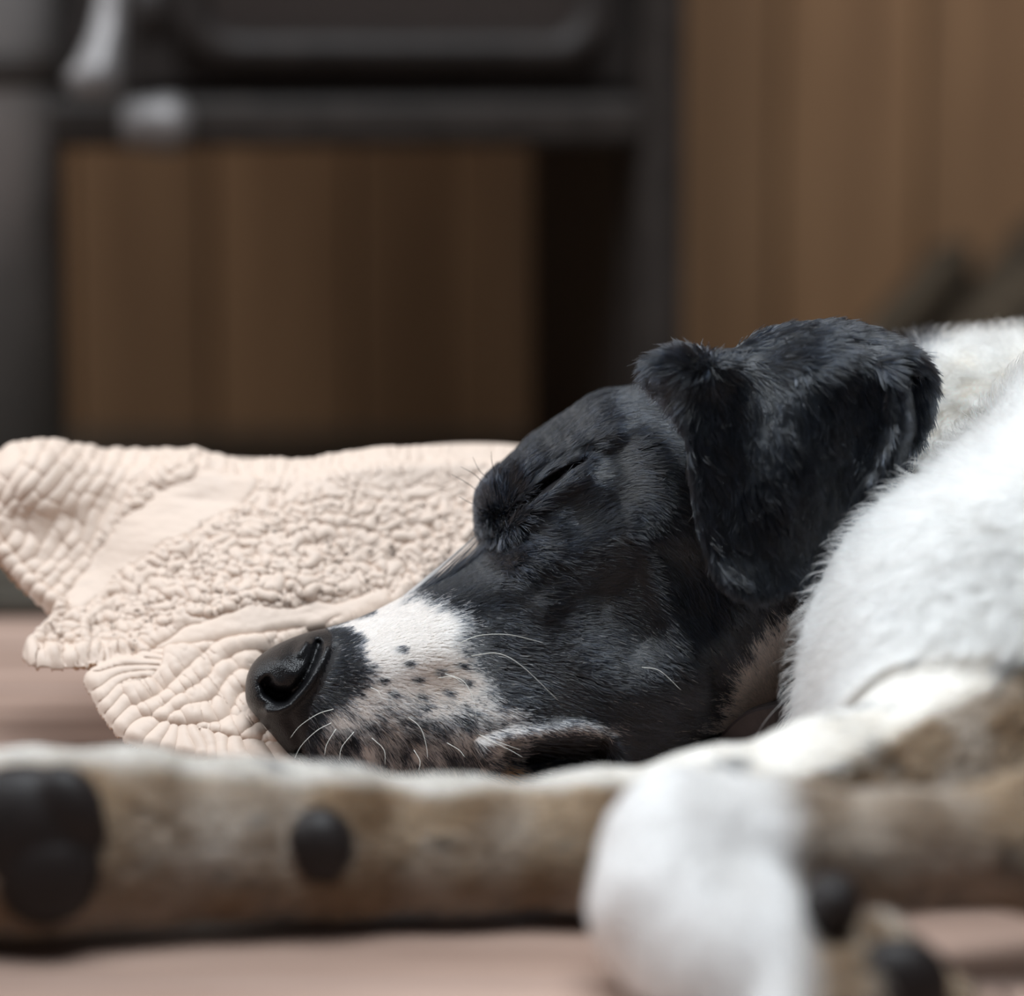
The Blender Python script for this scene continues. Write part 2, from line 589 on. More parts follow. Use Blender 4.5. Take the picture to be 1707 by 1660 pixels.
with np.errstate(over='ignore'):
    UV = np.stack([qu2, qv2], -1)
    # crumpled stipple quilting
    wx = (vnoise(UV, 1 / 22., 3) - 0.5) * 26
    wy = (vnoise(UV, 1 / 22., 9) - 0.5) * 20
    d1, d2 = cells((qu2 + wx) * 0.75, (qv2 + wy) * 1.2, 19.0, 4)
    stip = np.sqrt(np.clip((d2 - d1) / 11.0, 0, 1))
    stip = stip * (0.6 + 0.6 * vnoise(UV, 1 / 14., 30)) * 1.1
    cr = np.abs(fbm(np.stack([qu2 + wx * 1.6, (qv2 + wy * 1.6) * 1.7], -1), 1 / 17., 66, 2) - 0.5)
    stip = stip + 3.7 * np.sqrt(np.clip(cr * 5, 0, 1))
    # front lobe: slanted rows of puffs inside a ribbed border
    p = qu2 * 0.86 - qv2 * 0.51
    q = qu2 * 0.51 + qv2 * 0.86
    wr = np.abs(vnoise(np.stack([p / 10., q / 34.], -1), 1.0, 81) - 0.5) * 2
    rows = puffs(p, q, 104, 33, 11, 0.55, 0.37) * (3.4 + 1.5 * vnoise(UV, 1 / 50., 83)) + 1.1 * wr - 0.8 * np.abs(vnoise(np.stack([p / 30., q / 9.], -1), 1.0, 85) - 0.5)
    rows2 = puffs(qu2 * 0.95 - qv2 * 0.3, qu2 * 0.3 + qv2 * 0.95, 70, 21, 17, 0.5, 0.4) * 2.6 + 0.8 * wr
    ang = np.arctan2(qv2 - 1120, qu2 - 330)
    ribs = np.abs(np.sin(ang * 19 + 5.0 * vnoise(UV, 1 / 55., 21))) ** 0.7 * (0.7 + 0.6 * vnoise(UV, 1 / 30., 22))
    border = (0.4 + 0.6 * ribs) * 2.9 * np.clip(din / 9, 0, 1) ** 0.5 * sstep(din, 49, 44)
    in_front = sstep(qv2 - (1098 - 0.16 * (qu2 - 230)), -4, 8)
    up_front = sstep(qv2 - (1098 - 0.16 * (qu2 - 230)), 40, -10)
    front = np.where(din < 44, border, rows * np.clip((din - 44) / 6, 0, 1) ** 0.5)
    front = front * (1 - 0.0)
    # middle fan just above
    mid = rows2
    # back-left lobe: diagonal channels
    p3, q3 = qu2 * 0.58 - qv2 * 0.81, qu2 * 0.81 + qv2 * 0.58
    chan = puffs(p3, q3, 40, 25, 27, 0.7, 0.3) * 3.2 * (0.6 + 0.8 * vnoise(UV, 1 / 24., 33))
    chan = chan * np.clip(din / 8, 0, 1)
    smooth_a = poly_sdf(qu2, qv2, chaikin([(112, 1030), (140, 950), (215, 868), (300, 805), (430, 786), (440, 820), (395, 860), (300, 912), (205, 972), (140, 1030)], 2))
    smooth_b = poly_sdf(qu2, qv2, chaikin([(225, 1100), (330, 1040), (450, 1012), (560, 1010), (660, 985), (640, 1015), (560, 1040), (480, 1052), (350, 1086)], 2))
    H = stip.copy()
    w_back = sstep(qv2, 880, 800) * sstep(qu2, 330, 430)
    H = H * (1 - 0.72 * w_back) + 1.2 * fbm(UV * np.array([1, 0.5]), 1 / 30., 40) * w_back
    w_l = sstep(qu2 * 0.8 + (qv2 - 1000) * 0.55, 110, 70) * sstep(qv2, 1040, 1010)
    H = H * (1 - w_l) + chan * w_l
    wm = sstep(qv2 - (1085 - 0.20 * (qu2 - 230)), -30, -10) * (1 - in_front) * sstep(qu2, 230, 280) * sstep(qu2, 640, 560)
    H = H * (1 - wm) + mid * wm
    for sm, hh in ((smooth_a, 1.9), (smooth_b, 1.7)):
        sm = sm + 14 * (vnoise(UV, 1 / 35., 91) - 0.5)
        w = sstep(sm, 4, -9)
        H = H * (1 - w) + (hh + 1.5 * fbm(UV * np.array([0.5, 1.2]), 1 / 24., 50)) * w
        H = H - 1.3 * np.exp(-(sm / 4.5) ** 2)
    H = H * (1 - in_front) + front * in_front
    H = H - 1.5 * np.exp(-((qv2 - (1098 - 0.16 * (qu2 - 230))) / 5.0) ** 2)
    # rolled binding along the rim
    H = H + 1.6 * np.exp(-((din - 9) / 6.0) ** 2) * (1 - in_front) - 1.2 * np.exp(-((din - 21) / 4.0) ** 2) * (1 - in_front)
    H = H + 0.25 * (fbm(UV, 1 / 6., 60) - 0.5)
    H = H * np.clip(din / 7, 0, 1) ** 0.6
    H = H + 5.0 * (fbm(UV, 1 / 130., 70, 2) - 0.5)

cq = quilt_c(qu2, qv2)
# rounding over the crest
top_line = QUILT_POLY[(QUILT_POLY[:, 1] < 815)]
top_line = top_line[np.argsort(top_line[:, 0])]
dtop = np.maximum(qv2 - np.interp(qu2, top_line[:, 0], top_line[:, 1]), 0)
cq = cq + 0.022 * np.clip((34 - dtop) / 34, 0, 1) ** 2
# pressed down under the head
hs = poly_sdf(qu2, qv2, HEAD_POLY)
press = sstep(hs, 4, -50)
cq = cq + press * 0.13
base = pt(qu2, qv2, cq)
low = base[..., 2] < 0.004
cfl = floor_c(qv2, 0.004)
base = np.where(low[..., None], pt(qu2, qv2, np.minimum(cq, cfl)), base)
du = np.gradient(base, axis=0)
dv = np.gradient(base, axis=1)
nq = np.cross(dv, du)
nq /= np.linalg.norm(nq, axis=-1, keepdims=True) + 1e-12
if nq[200, 100, 1] > 0:
    nq = -nq
from_head = (1 - press)
pos = base + nq * (H * from_head)[..., None] * 0.001
idx = -np.ones(qu.shape, int)
idx[keep] = np.arange(keep.sum())
quad = keep[:-1, :-1] & keep[1:, :-1] & keep[1:, 1:] & keep[:-1, 1:]
qf = np.stack([idx[:-1, :-1][quad], idx[:-1, 1:][quad], idx[1:, 1:][quad], idx[1:, :-1][quad]], -1)
qverts = pos[keep]
# the part that falls behind the pile to the floor
bu = np.linspace(190, 1235, 220)
bvv = np.interp(bu, top_line[:, 0], top_line[:, 1]) + 3
p0 = pt(bu, bvv, quilt_c(bu, bvv) + 0.020)
rows_b = []
for k, (oy, fz) in enumerate(((0.0, 1.0), (0.012, 1.0), (0.030, 0.96), (0.046, 0.86), (0.060, 0.66), (0.072, 0.42), (0.084, 0.2), (0.1, 0.05))):
    r = p0.copy()
    r[:, 1] += oy + 0.006 * np.sin(bu / 60 + k)
    r[:, 2] = np.maximum(p0[:, 2] * fz, 0.008) - (0.002 if k == 0 else 0)
    rows_b.append(r)
rb = np.array(rows_b)
n0 = len(qverts)
nb = len(bu)
bf = [(n0 + k * nb + i, n0 + k * nb + i + 1, n0 + (k + 1) * nb + i + 1, n0 + (k + 1) * nb + i) for k in range(len(rb) - 1) for i in range(nb - 1)]
M_QUILT = mat('quilt_cotton', (0.67, 0.532, 0.438), 0.55, 0.4, 0, 0, 0.1)
N_, L_, P_ = nodes_of(M_QUILT)
wv = N_.new('ShaderNodeTexNoise')
wv.inputs['Scale'].default_value = 900
bpn = N_.new('ShaderNodeBump')
bpn.inputs['Strength'].default_value = 0.12
bpn.inputs['Distance'].default_value = 0.0004
tcn = N_.new('ShaderNodeTexCoord')
L_.new(tcn.outputs['Object'], wv.inputs['Vector'])
L_.new(wv.outputs[0], bpn.inputs['Height'])
L_.new(bpn.outputs[0], P_.inputs['Normal'])
M_LINING = mat('quilt_lining', (0.70, 0.50, 0.36), 0.75, 0.2)
quilt = mesh_obj('quilt', np.vstack([qverts, rb.reshape(-1, 3)]), [tuple(map(int, f)) for f in qf] + bf, [M_QUILT, M_LINING], None, True)
sd = quilt.modifiers.new('thickness', 'SOLIDIFY')
sd.thickness = 0.004
sd.offset = 0
sd.material_offset = 1
sd.material_offset_rim = 1
tag(quilt, 'cream scalloped quilt with stitched puffs bunched under the sleeping dog\'s head', 'quilt')

# ------------------------------------------------------------------ dog: shape as an implicit surface
TU0, TV0 = 340, 470
TUg, TVg = np.meshgrid(np.arange(TU0, 1760, 2.0), np.arange(TV0, 1460, 2.0), indexing='ij')


def look(tab, u, v):
    x = np.clip((u - TU0) / 2.0, 0, tab.shape[0] - 1.001)
    y = np.clip((v - TV0) / 2.0, 0, tab.shape[1] - 1.001)
    i, j = x.astype(np.int32), y.astype(np.int32)
    fx, fy = (x - i).astype(np.float32), (y - j).astype(np.float32)
    return (tab[i, j] * (1 - fx) + tab[i + 1, j] * fx) * (1 - fy) + (tab[i, j + 1] * (1 - fx) + tab[i + 1, j + 1] * fx) * fy


EX, EY = 0.848, -0.530                        # head axis from nose to nape
T_HEAD = poly_sdf(TUg, TVg, HEAD_POLY).astype(np.float32)
Sg = (TUg - 430) * EX + (TVg - 1170) * EY
SK = [-30, 60, 160, 300, 420, 520, 650, 800, 1000, 1200]
T_W = np.interp(Sg, SK, [.018, .024, .029, .036, .045, .053, .060, .064, .062, .06]).astype(np.float32)
T_R = np.interp(Sg, SK, [52, 80, 105, 135, 150, 165, 200, 230, 230, 230]).astype(np.float32)
T_C = (1.196 + T_W).astype(np.float32)


def brush(pts, amp, sig, smooth=True):
    P = bezier(pts, 6) if smooth and len(pts) > 2 else np.asarray(pts, float)
    if len(P) == 1:
        d = np.hypot(TUg - P[0, 0], TVg - P[0, 1])
    else:
        d = line_dist(TUg, TVg, P)
    return amp * 0.001 * np.exp(-(d / sig) ** 2)


D = np.zeros(TUg.shape)
# eye: lid bulge, slit, lower lid, brow
D += brush([(880, 812), (915, 792), (955, 772)], 2.4, 32)
D += brush([(845, 868), (868, 846), (900, 815), (938, 788), (968, 770)], -2.6, 5.0)
D += brush([(878, 838), (905, 812), (930, 795)], -2.0, 6)
D += brush([(846, 893), (880, 858), (915, 830), (965, 800)], 1.6, 14)
D += brush([(878, 806), (905, 783), (945, 762), (985, 752)], -1.0, 9)
D += brush([(868, 790), (900, 757), (950, 732), (1010, 722)], 1.8, 24)
D += brush([(826, 838)], 2.0, 26)
D += brush([(838, 800), (870, 765)], 2.0, 24)
D += brush([(838, 868), (826, 885)], -2.0, 10)
D += brush([(812, 905), (840, 915)], -1.2, 22)
# temple, zygomatic arch, cheek
D += brush([(1000, 690), (1060, 720), (1105, 790), (1120, 870)], 5.0, 48)
D += brush([(880, 940), (960, 918), (1040, 880)], 3.0, 34)
D += brush([(960, 870), (1020, 845)], -2.2, 36)
D += brush([(1040, 770)], -0.8, 40)
D += brush([(910, 1000), (960, 965), (1030, 935)], 1.3, 24)
D += brush([(1060, 905), (1092, 960), (1115, 1020), (1145, 1090), (1160, 1150)], 2.2, 26)
D += brush([(1120, 930), (1150, 1010)], -1.2, 30)
D += brush([(1010, 1010), (1060, 1060)], -3.0, 50)
D += brush([(1000, 1130), (1090, 1140)], 3.0, 60)
D += brush([(860, 1020), (800, 1060)], -2.0, 45)
# muzzle, flews, mouth corner
D += brush([(640, 1110), (720, 1090)], 3.0, 50)
D += brush([(650, 1190), (760, 1210), (860, 1190)], 3.2, 50)
D += brush([(885, 1258), (935, 1254), (995, 1250)], -11.0, 17)
D += brush([(850, 1262), (900, 1275), (1000, 1275)], -8.0, 18)
D += brush([(800, 1240), (850, 1225), (905, 1217), (965, 1213), (1008, 1228), (1018, 1262)], 2.2, 13)
D += brush([(500, 1255), (580, 1278), (700, 1290), (820, 1286)], -3.0, 8)
# nose: nostril, wing and rim
D += brush([(450, 1152), (461, 1158), (474, 1160)], -8.5, 10)
D += brush([(440, 1140), (446, 1134)], -3, 7)
D += brush([(462, 1162), (488, 1152), (508, 1128), (522, 1100), (531, 1073)], -3.4, 6.0)
D += brush([(447, 1186), (468, 1184), (492, 1168), (516, 1140), (534, 1108), (546, 1080)], 2.2, 8)
D += brush([(500, 1088), (510, 1072)], 2.0, 9)
D += brush([(470, 1105), (485, 1118)], 2.0, 18)
D += brush([(484, 1200), (500, 1235)], -1.0, 10)
T_D = D.astype(np.float32)

# ear flap
EAR_POLY = chaikin([(1088, 618), (1098, 600), (1150, 586), (1198, 594), (1228, 584), (1272, 560), (1330, 548), (1400, 541), (1470, 560), (1528, 594),
                    (1552, 632), (1548, 690), (1520, 743), (1490, 788), (1450, 848), (1410, 902), (1360, 955), (1300, 988), (1250, 1000), (1217, 988),
                    (1192, 955), (1172, 898), (1158, 830), (1150, 760), (1142, 706), (1122, 664), (1094, 642)], 2)
T_EAR = poly_sdf(TUg, TVg, EAR_POLY).astype(np.float32)
ec = 1.180 + 0.032 * np.clip((622 - TVg) / 100, 0, 2.2) ** 2 + 0.010 * np.clip((1190 - TUg) / 100, 0, 2) ** 2
ec = ec - 0.006 * np.exp(-((TUg - 1300) / 120.) ** 2 - ((TVg - 760) / 160.) ** 2)
ec = ec + 0.003 * np.sin((TUg - 1200) / 34.0 + (TVg - 600) / 300.0) * sstep(TVg, 980, 700)
ec = ec - 0.004 * sstep(TVg, 900, 1000)
fold = bezier([(1440, 560), (1480, 600), (1500, 640), (1508, 700), (1494, 760), (1470, 810)], 6)
fu = np.interp(TVg, fold[:, 1], fold[:, 0])
infold = sstep(TUg - fu, -3, 10) * sstep(TVg, 585, 625) * sstep(TVg, 800, 760)
ec = ec + 0.013 * infold - 0.006 * np.exp(-((TUg - fu + 14) / 16.) ** 2) * sstep(TVg, 585, 625) * sstep(TVg, 840, 780)
ec = ec - 0.007 * np.exp(-((TUg - 1130) / 50.) ** 2 - ((TVg - 612) / 26.) ** 2)
T_EC = ec.astype(np.float32)


def P3(u, v, c):
    return np.array(abc(u, v, c), np.float32)


def rcone(X, A, B, ra, rb):
    ab = B - A
    h = np.clip(((X - A) @ ab) / float(ab @ ab), 0, 1)
    d = X - A - h[:, None] * ab
    return np.sqrt((d * d).sum(1)) - (ra + (rb - ra) * h)


def chain(X, pts, k=0.0):
    """smooth chain of tapering capsules; points far from it only get a large distance"""
    C0 = np.array([P3(*p[:3]) for p in pts])
    rm = max(p[3] for p in pts) + 0.045
    m = ((X > C0.min(0) - rm) & (X < C0.max(0) + rm)).all(1)
    out = np.full(len(X), 0.05, np.float32)
    if m.any():
        out[m] = np.minimum(chain_in(X[m], pts, k), 0.05)
    return out


def chain_in(X, pts, k=0.0):
    out = None
    for (p, q) in zip(pts[:-1], pts[1:]):
        A, B = P3(*p[:3]), P3(*q[:3])
        d = rcone(X, A, B, p[3], q[3])
        out = d if out is None else (np.minimum(out, d) if k == 0 else smin(out, d, k))
    return out


def ell(X, cpx, r, ang=0.0):
    Cc = P3(*cpx)
    d = X - Cc
    ca, sa = math.cos(ang), math.sin(ang)
    x = (d[:, 0] * ca + d[:, 1] * sa) / r[0]
    y = (-d[:, 0] * sa + d[:, 1] * ca) / r[1]
    z = d[:, 2] / r[2]
    n = np.sqrt(x * x + y * y + z * z)
    return (n - 1) * min(r)


def smin(a, b, k):
    h = np.clip(0.5 + 0.5 * (b - a) / k, 0, 1)
    return b + (a - b) * h - k * h * (1 - h)


def px_r(px, c):
    return px * c / F


def leg_pts(rows):
    return [(u, v, c, px_r(r, c)) for (u, v, c, r) in rows]


LEG_A = leg_pts([(-250, 1432, 1.000, 118), (-120, 1420, 1.005, 150), (60, 1418, 1.012, 152), (230, 1408, 1.022, 143), (420, 1412, 1.028, 130),
                 (560, 1417, 1.032, 124), (760, 1424, 1.036, 112), (1000, 1418, 1.040, 117), (1200, 1388, 1.048, 124), (1400, 1345, 1.06, 138),
                 (1600, 1310, 1.075, 165), (1800, 1250, 1.10, 230)])
LEG_B1 = leg_pts([(2050, 1330, 0.99, 175), (1750, 1400, 0.975, 108), (1500, 1415, 0.965, 82), (1280, 1400, 0.962, 88), (1150, 1410, 0.96, 105)])
LEG_B2 = leg_pts([(1140, 1428, 0.957, 122), (1140, 1505, 0.950, 140), (1215, 1600, 0.938, 146), (1300, 1690, 0.925, 130)])
TOES_A = [leg_pts([(-210, 1352, 0.995, 62), (-330, 1345, 0.985, 60), (-385, 1372, 0.975, 48)]),
          leg_pts([(-230, 1410, 0.985, 66), (-370, 1405, 0.975, 62), (-425, 1430, 0.965, 50)]),
          leg_pts([(-230, 1475, 0.990, 66), (-365, 1475, 0.978, 62), (-420, 1492, 0.970, 50)]),
          leg_pts([(-200, 1515, 1.005, 58), (-310, 1530, 0.995, 54), (-360, 1545, 0.988, 42)])]
TOES = [leg_pts([(1180, 1620, 0.935, 92), (1240, 1760, 0.915, 78)]),
        leg_pts([(1290, 1600, 0.928, 76), (1330, 1740, 0.905, 70)]),
        leg_pts([(1370, 1560, 0.935, 42), (1420, 1660, 0.915, 66), (1440, 1760, 0.905, 62)]),
        leg_pts([(1450, 1580, 0.945, 60), (1560, 1700, 0.925, 74)])]


def d_head(X, u, v):
    out = np.full(len(X), 0.05, np.float32)
    m = (u > 330) & (u < 1650) & (v > 500) & (v < 1440) & (X[:, 2] > 1.13) & (X[:, 2] < 1.38)
    if m.any():
        out[m] = d_head_in(X[m], u[m], v[m])
    return out


def d_head_in(X, u, v):
    dp = look(T_HEAD, u, v)
    R = look(T_R, u, v)
    Wd = look(T_W, u, v)
    c0 = look(T_C, u, v)
    x = np.maximum(1 + dp / R, 0)
    y = np.abs(X[:, 2] - c0) / Wd
    g = np.sqrt(x * x + y * y)
    sc = np.minimum(Wd, R * X[:, 2] / F)
    f = (g - 1) * sc
    near = sstep(c0 - X[:, 2], -0.012, 0.012)
    return f - look(T_D, u, v) * near


def d_ear(X, u, v):
    out = np.full(len(X), 0.05, np.float32)
    m = (u > 1000) & (u < 1650) & (v > 480) & (v < 1080) & (X[:, 2] > 1.11) & (X[:, 2] < 1.32)
    if m.any():
        out[m] = d_ear_in(X[m], u[m], v[m])
    return out


def d_ear_in(X, u, v):
    dp = look(T_EAR, u, v) * X[:, 2] / F
    w = np.abs(X[:, 2] - look(T_EC, u, v)) - 0.0035
    r = 0.003
    a, b = dp + r, w
    return np.minimum(np.maximum(a, b), 0) + np.sqrt(np.maximum(a, 0) ** 2 + np.maximum(b, 0) ** 2) - r


def d_neck(X):
    return chain(X, [(1260, 880, 1.275, .056), (1480, 855, 1.29, .066), (1700, 858, 1.30, .071), (1950, 880, 1.29, .09)])


def d_should(X):
    a = chain(X, [(1772, 1165, 1.158, .092), (2130, 930, 1.185, .105)])
    return smin(a, chain(X, [(2130, 930, 1.18, .10), (2500, 950, 1.22, .125), (3200, 980, 1.28, .125), (3900, 1040, 1.33, .12)]), 0.03)


def d_lega(X):
    a = chain(X, LEG_A, 0.012)
    for t in TOES_A:
        a = smin(a, chain(X, t, 0.006), 0.006)
    return a


def d_legb(X):
    a = smin(chain(X, LEG_B1, 0.01), chain(X, LEG_B2, 0.01), 0.014)
    for t in TOES:
        a = smin(a, chain(X, t, 0.006), 0.006)
    return a


PADS = [((44, 1385, 0.988), (.0250, .0210, .013), -0.1), ((78, 1450, 0.985), (.0165, .0170, .011), 0.3), ((536, 1408, 1.0065), (.0105, .0120, .009), 0.2),
        ((112, 1345, 0.984), (.011, .014, .008), 0.5),
        ((-335, 1372, 0.968), (.010, .007, .008), 0.0), ((-385, 1425, 0.957), (.010, .008, .008), 0.0), ((-380, 1490, 0.962), (.010, .008, .008), 0.0),
        ((1388, 1508, 0.925), (.0085, .0105, .012), 0.0), ((1500, 1640, 0.9130), (.0150, .0140, .010), 0.0)]


def d_pads(X):
    out = None
    for c, r, a in PADS:
        d = np.full(len(X), 0.05, np.float32)
        m = (np.abs(X - P3(*c)) < 0.05).all(1)
        if m.any():
            d[m] = ell(X[m], c, r, a)
        out = d if out is None else np.minimum(out, d)
    return out


def parts(X):
    u = CX + F * X[:, 0] / X[:, 2]
    v = CY - F * X[:, 1] / X[:, 2]
    return [d_head(X, u, v), d_ear(X, u, v), d_neck(X), d_should(X), d_lega(X), d_legb(X), d_pads(X)]


def sdf(X):
    h, e, n, s, la, lb, pd = parts(X)
    f = smin(h, n, 0.016)
    f = smin(f, e, 0.0035)
    f = smin(f, smin(s, la, 0.04), 0.006)
    f = smin(f, lb, 0.004)
    f = smin(f, pd, 0.002)
    # lying on the floor
    z = CAM_H + X[:, 1] * CT - X[:, 2] * ST
    g = 0.005 - z
    return -smin(-f, -g, 0.004)


# sampling box in the leaning frame
VX = 0.0016
lo = np.array([-0.285, -0.29, 0.80])
hi = np.array([0.70, 0.115, 1.47])
BL = 12
nb3 = np.ceil((hi - lo) / (VX * BL)).astype(int)
cen = [lo[k] + (np.arange(nb3[k]) + 0.5) * VX * BL for k in range(3)]
G = np.stack(np.meshgrid(*cen, indexing='ij'), -1).reshape(-1, 3).astype(np.float32)
fc = sdf(G)
act = np.abs(fc) < VX * BL * 1.05
dense = np.repeat(np.repeat(np.repeat(np.clip(fc, -.02, .02).reshape(nb3), BL, 0), BL, 1), BL, 2).astype(np.float32)
ai = np.argwhere(act.reshape(nb3))
off = (np.stack(np.meshgrid(*[np.arange(BL)] * 3, indexing='ij'), -1).reshape(-1, 3) + 0.5) * VX
for k in range(0, len(ai), 400):
    blk = ai[k:k + 400]
    X = (lo + blk[:, None, :] * (VX * BL) + off[None]).reshape(-1, 3).astype(np.float32)
    val = sdf(X).reshape(len(blk), BL, BL, BL)
    for (i, j, l), vv in zip(blk, val):
        dense[i * BL:(i + 1) * BL, j * BL:(j + 1) * BL, l * BL:(l + 1) * BL] = vv
import openvdb as vdb
grid = vdb.FloatGrid(0.02)
grid.copyFromArray(dense)
BV, BQ = grid.convertToQuads(0.0)
del dense, grid
BV = lo + (BV.astype(float) + 0.5) * VX
BQ = BQ[:, ::-1].astype(np.int64)


def newton(V, it=2):
    e = 0.0004
    for _ in range(it):
        X = V.astype(np.float32)
        f = sdf(X)
        g = np.stack([sdf(X + np.eye(3, dtype=np.float32)[k] * e) - sdf(X - np.eye(3, dtype=np.float32)[k] * e) for k in range(3)], -1) / (2 * e)
        gn = np.maximum(np.linalg.norm(g, axis=1), 0.3)
        st = np.clip(f / gn, -0.0012, 0.0012)
        V = V - (g / gn[:, None]) * st[:, None]
    return V


# finer faces on the near side of the head
ctr = BV[BQ].mean(1)
uu, vv_ = CX + F * ctr[:, 0] / ctr[:, 2], CY - F * ctr[:, 1] / ctr[:, 2]
fine = (uu < 1580) & (vv_ < 1325) & (ctr[:, 2] > 1.13) & (ctr[:, 2] < 1.25)
ed = np.stack([BQ, np.roll(BQ, -1, 1)], -1)               # (n,4,2)
key = np.sort(ed, -1)
code = key[..., 0] * len(BV) + key[..., 1]
ucode = np.unique(code[fine])
mid_id = len(BV) + np.arange(len(ucode))
midp = 0.5 * (BV[ucode // len(BV)] + BV[ucode % len(BV)])
fid = np.where(fine)[0]
cen_id = len(BV) + len(ucode) + np.arange(len(fid))
V2 = np.vstack([BV, midp, ctr[fine]])
pos_in = np.searchsorted(ucode, code)
pos_in = np.clip(pos_in, 0, len(ucode) - 1)
has = ucode[pos_in] == code
me_ = np.where(has, mid_id[pos_in], -1)                    # midpoint per face edge
q = BQ[fid]
m = me_[fid]
sub = np.concatenate([np.stack([q[:, k], m[:, k], cen_id, m[:, (k + 3) % 4]], -1) for k in range(4)])
plain = (~fine) & (~has.any(1))
edge_f = (~fine) & has.any(1)
faces_q = np.vstack([BQ[plain], sub])
ng = []
for fi in np.where(edge_f)[0]:
    l = []
    for k in range(4):
        l.append(int(BQ[fi, k]))
        if has[fi, k]:
            l.append(int(me_[fi, k]))
    ng.append(l)
BV = newton(V2, 2)
loops = np.concatenate([faces_q.reshape(-1), np.array([x for l in ng for x in l], np.int64)])
sizes = np.concatenate([np.full(len(faces_q), 4), np.array([len(l) for l in ng], np.int64)])
starts = np.concatenate([[0], np.cumsum(sizes)[:-1]])


# ------------------------------------------------------------------ coat colours
def img(V):
    return CX + F * V[:, 0] / V[:, 2], CY - F * V[:, 1] / V[:, 2]


BLACK_POLY = chaikin([(672, 988), (650, 945), (690, 860), (740, 790), (860, 540), (1100, 450), (1490, 480), (1552, 600), (1540, 760), (1470, 850), (1420, 920), (1330, 990),
                      (1262, 1040), (1225, 1085), (1200, 1140), (1178, 1200), (1140, 1245), (1085, 1285), (1000, 1360), (860, 1360), (860, 1250),
                      (880, 1212), (850, 1180), (815, 1165), (800, 1120), (780, 1080), (772, 1040), (745, 1010), (715, 996)], 1)
T_BLK = poly_sdf(TUg, TVg, BLACK_POLY).astype(np.float32)
NOSE_POLY = chaikin([(395, 1150), (400, 1110), (430, 1080), (480, 1058), (540, 1040), (556, 1062), (552, 1090), (536, 1130), (520, 1170), (512, 1210),
                     (505, 1255), (490, 1285), (450, 1240), (415, 1190)], 1)
T_NOSE = poly_sdf(TUg, TVg, NOSE_POLY).astype(np.float32)
NPATCH = chaikin([(540, 1035), (575, 1045), (600, 1075), (622, 1110), (610, 1150), (560, 1170), (530, 1230), (500, 1290), (470, 1270), (520, 1100)], 1)
T_NP = poly_sdf(TUg, TVg, NPATCH).astype(np.float32)
DOTS = [(665, 1084), (678, 1107), (633, 1133), (692, 1133), (652, 1156), (743, 1153), (730, 1121), (764, 1110), (705, 1178), (783, 1186), (600, 1027),
        (590, 1030), (610, 1025), (862, 1186), (826, 1202), (700, 1160), (770, 1135)]


def black_amount(V, lab):
    """0 white .. 1 black, on the head"""
    u, v = img(V)
    n1 = fbm(V, 160, 5) - 0.5
    n2 = vnoise(V, 700, 8) - 0.5
    s = look(T_BLK, u, v) + n1 * 46 + n2 * 20
    b = sstep(s, 26, -18)
    s2 = look(T_NP, u, v) + n1 * 40 + n2 * 16
    b = np.maximum(b, 0.97 * sstep(s2, 10, -12))
    # roan on the lower muzzle
    roan = sstep(v - (1195 - 0.06 * (u - 560)), -45, 40) * sstep(u, 960, 800)
    b = np.maximum(b, roan * np.clip(0.50 + 2.2 * (fbm(V, 210, 12) - 0.5), 0, 1))
    b = np.maximum(b, sstep(v, 1255, 1300) * sstep(u, 960, 880) * 0.8)
    # greyish lip edge
    lip = np.exp(-((v - (1211 + 0.0006 * (u - 940) ** 2)) / 11.0) ** 2) * sstep(u, 800, 850) * sstep(u, 1035, 1005)
    b = np.maximum(b, sstep(v, 1216, 1226) * sstep(u, 850, 880))
    b = b * (1 - 0.62 * lip)
    b = b * (1 - 0.85 * np.exp(-((u - 838) / 34.) ** 2 - ((v - 1290) / 18.) ** 2))
    for (x, y) in DOTS:
        b = np.maximum(b, 0.9 * np.exp(-(((u - x) / 7.5) ** 2 + ((v - y) / 5.5) ** 2) ** 1.5))
    b = np.where((V[:, 2] > 1.222) & (u > 690), 1.0, b)
    return b


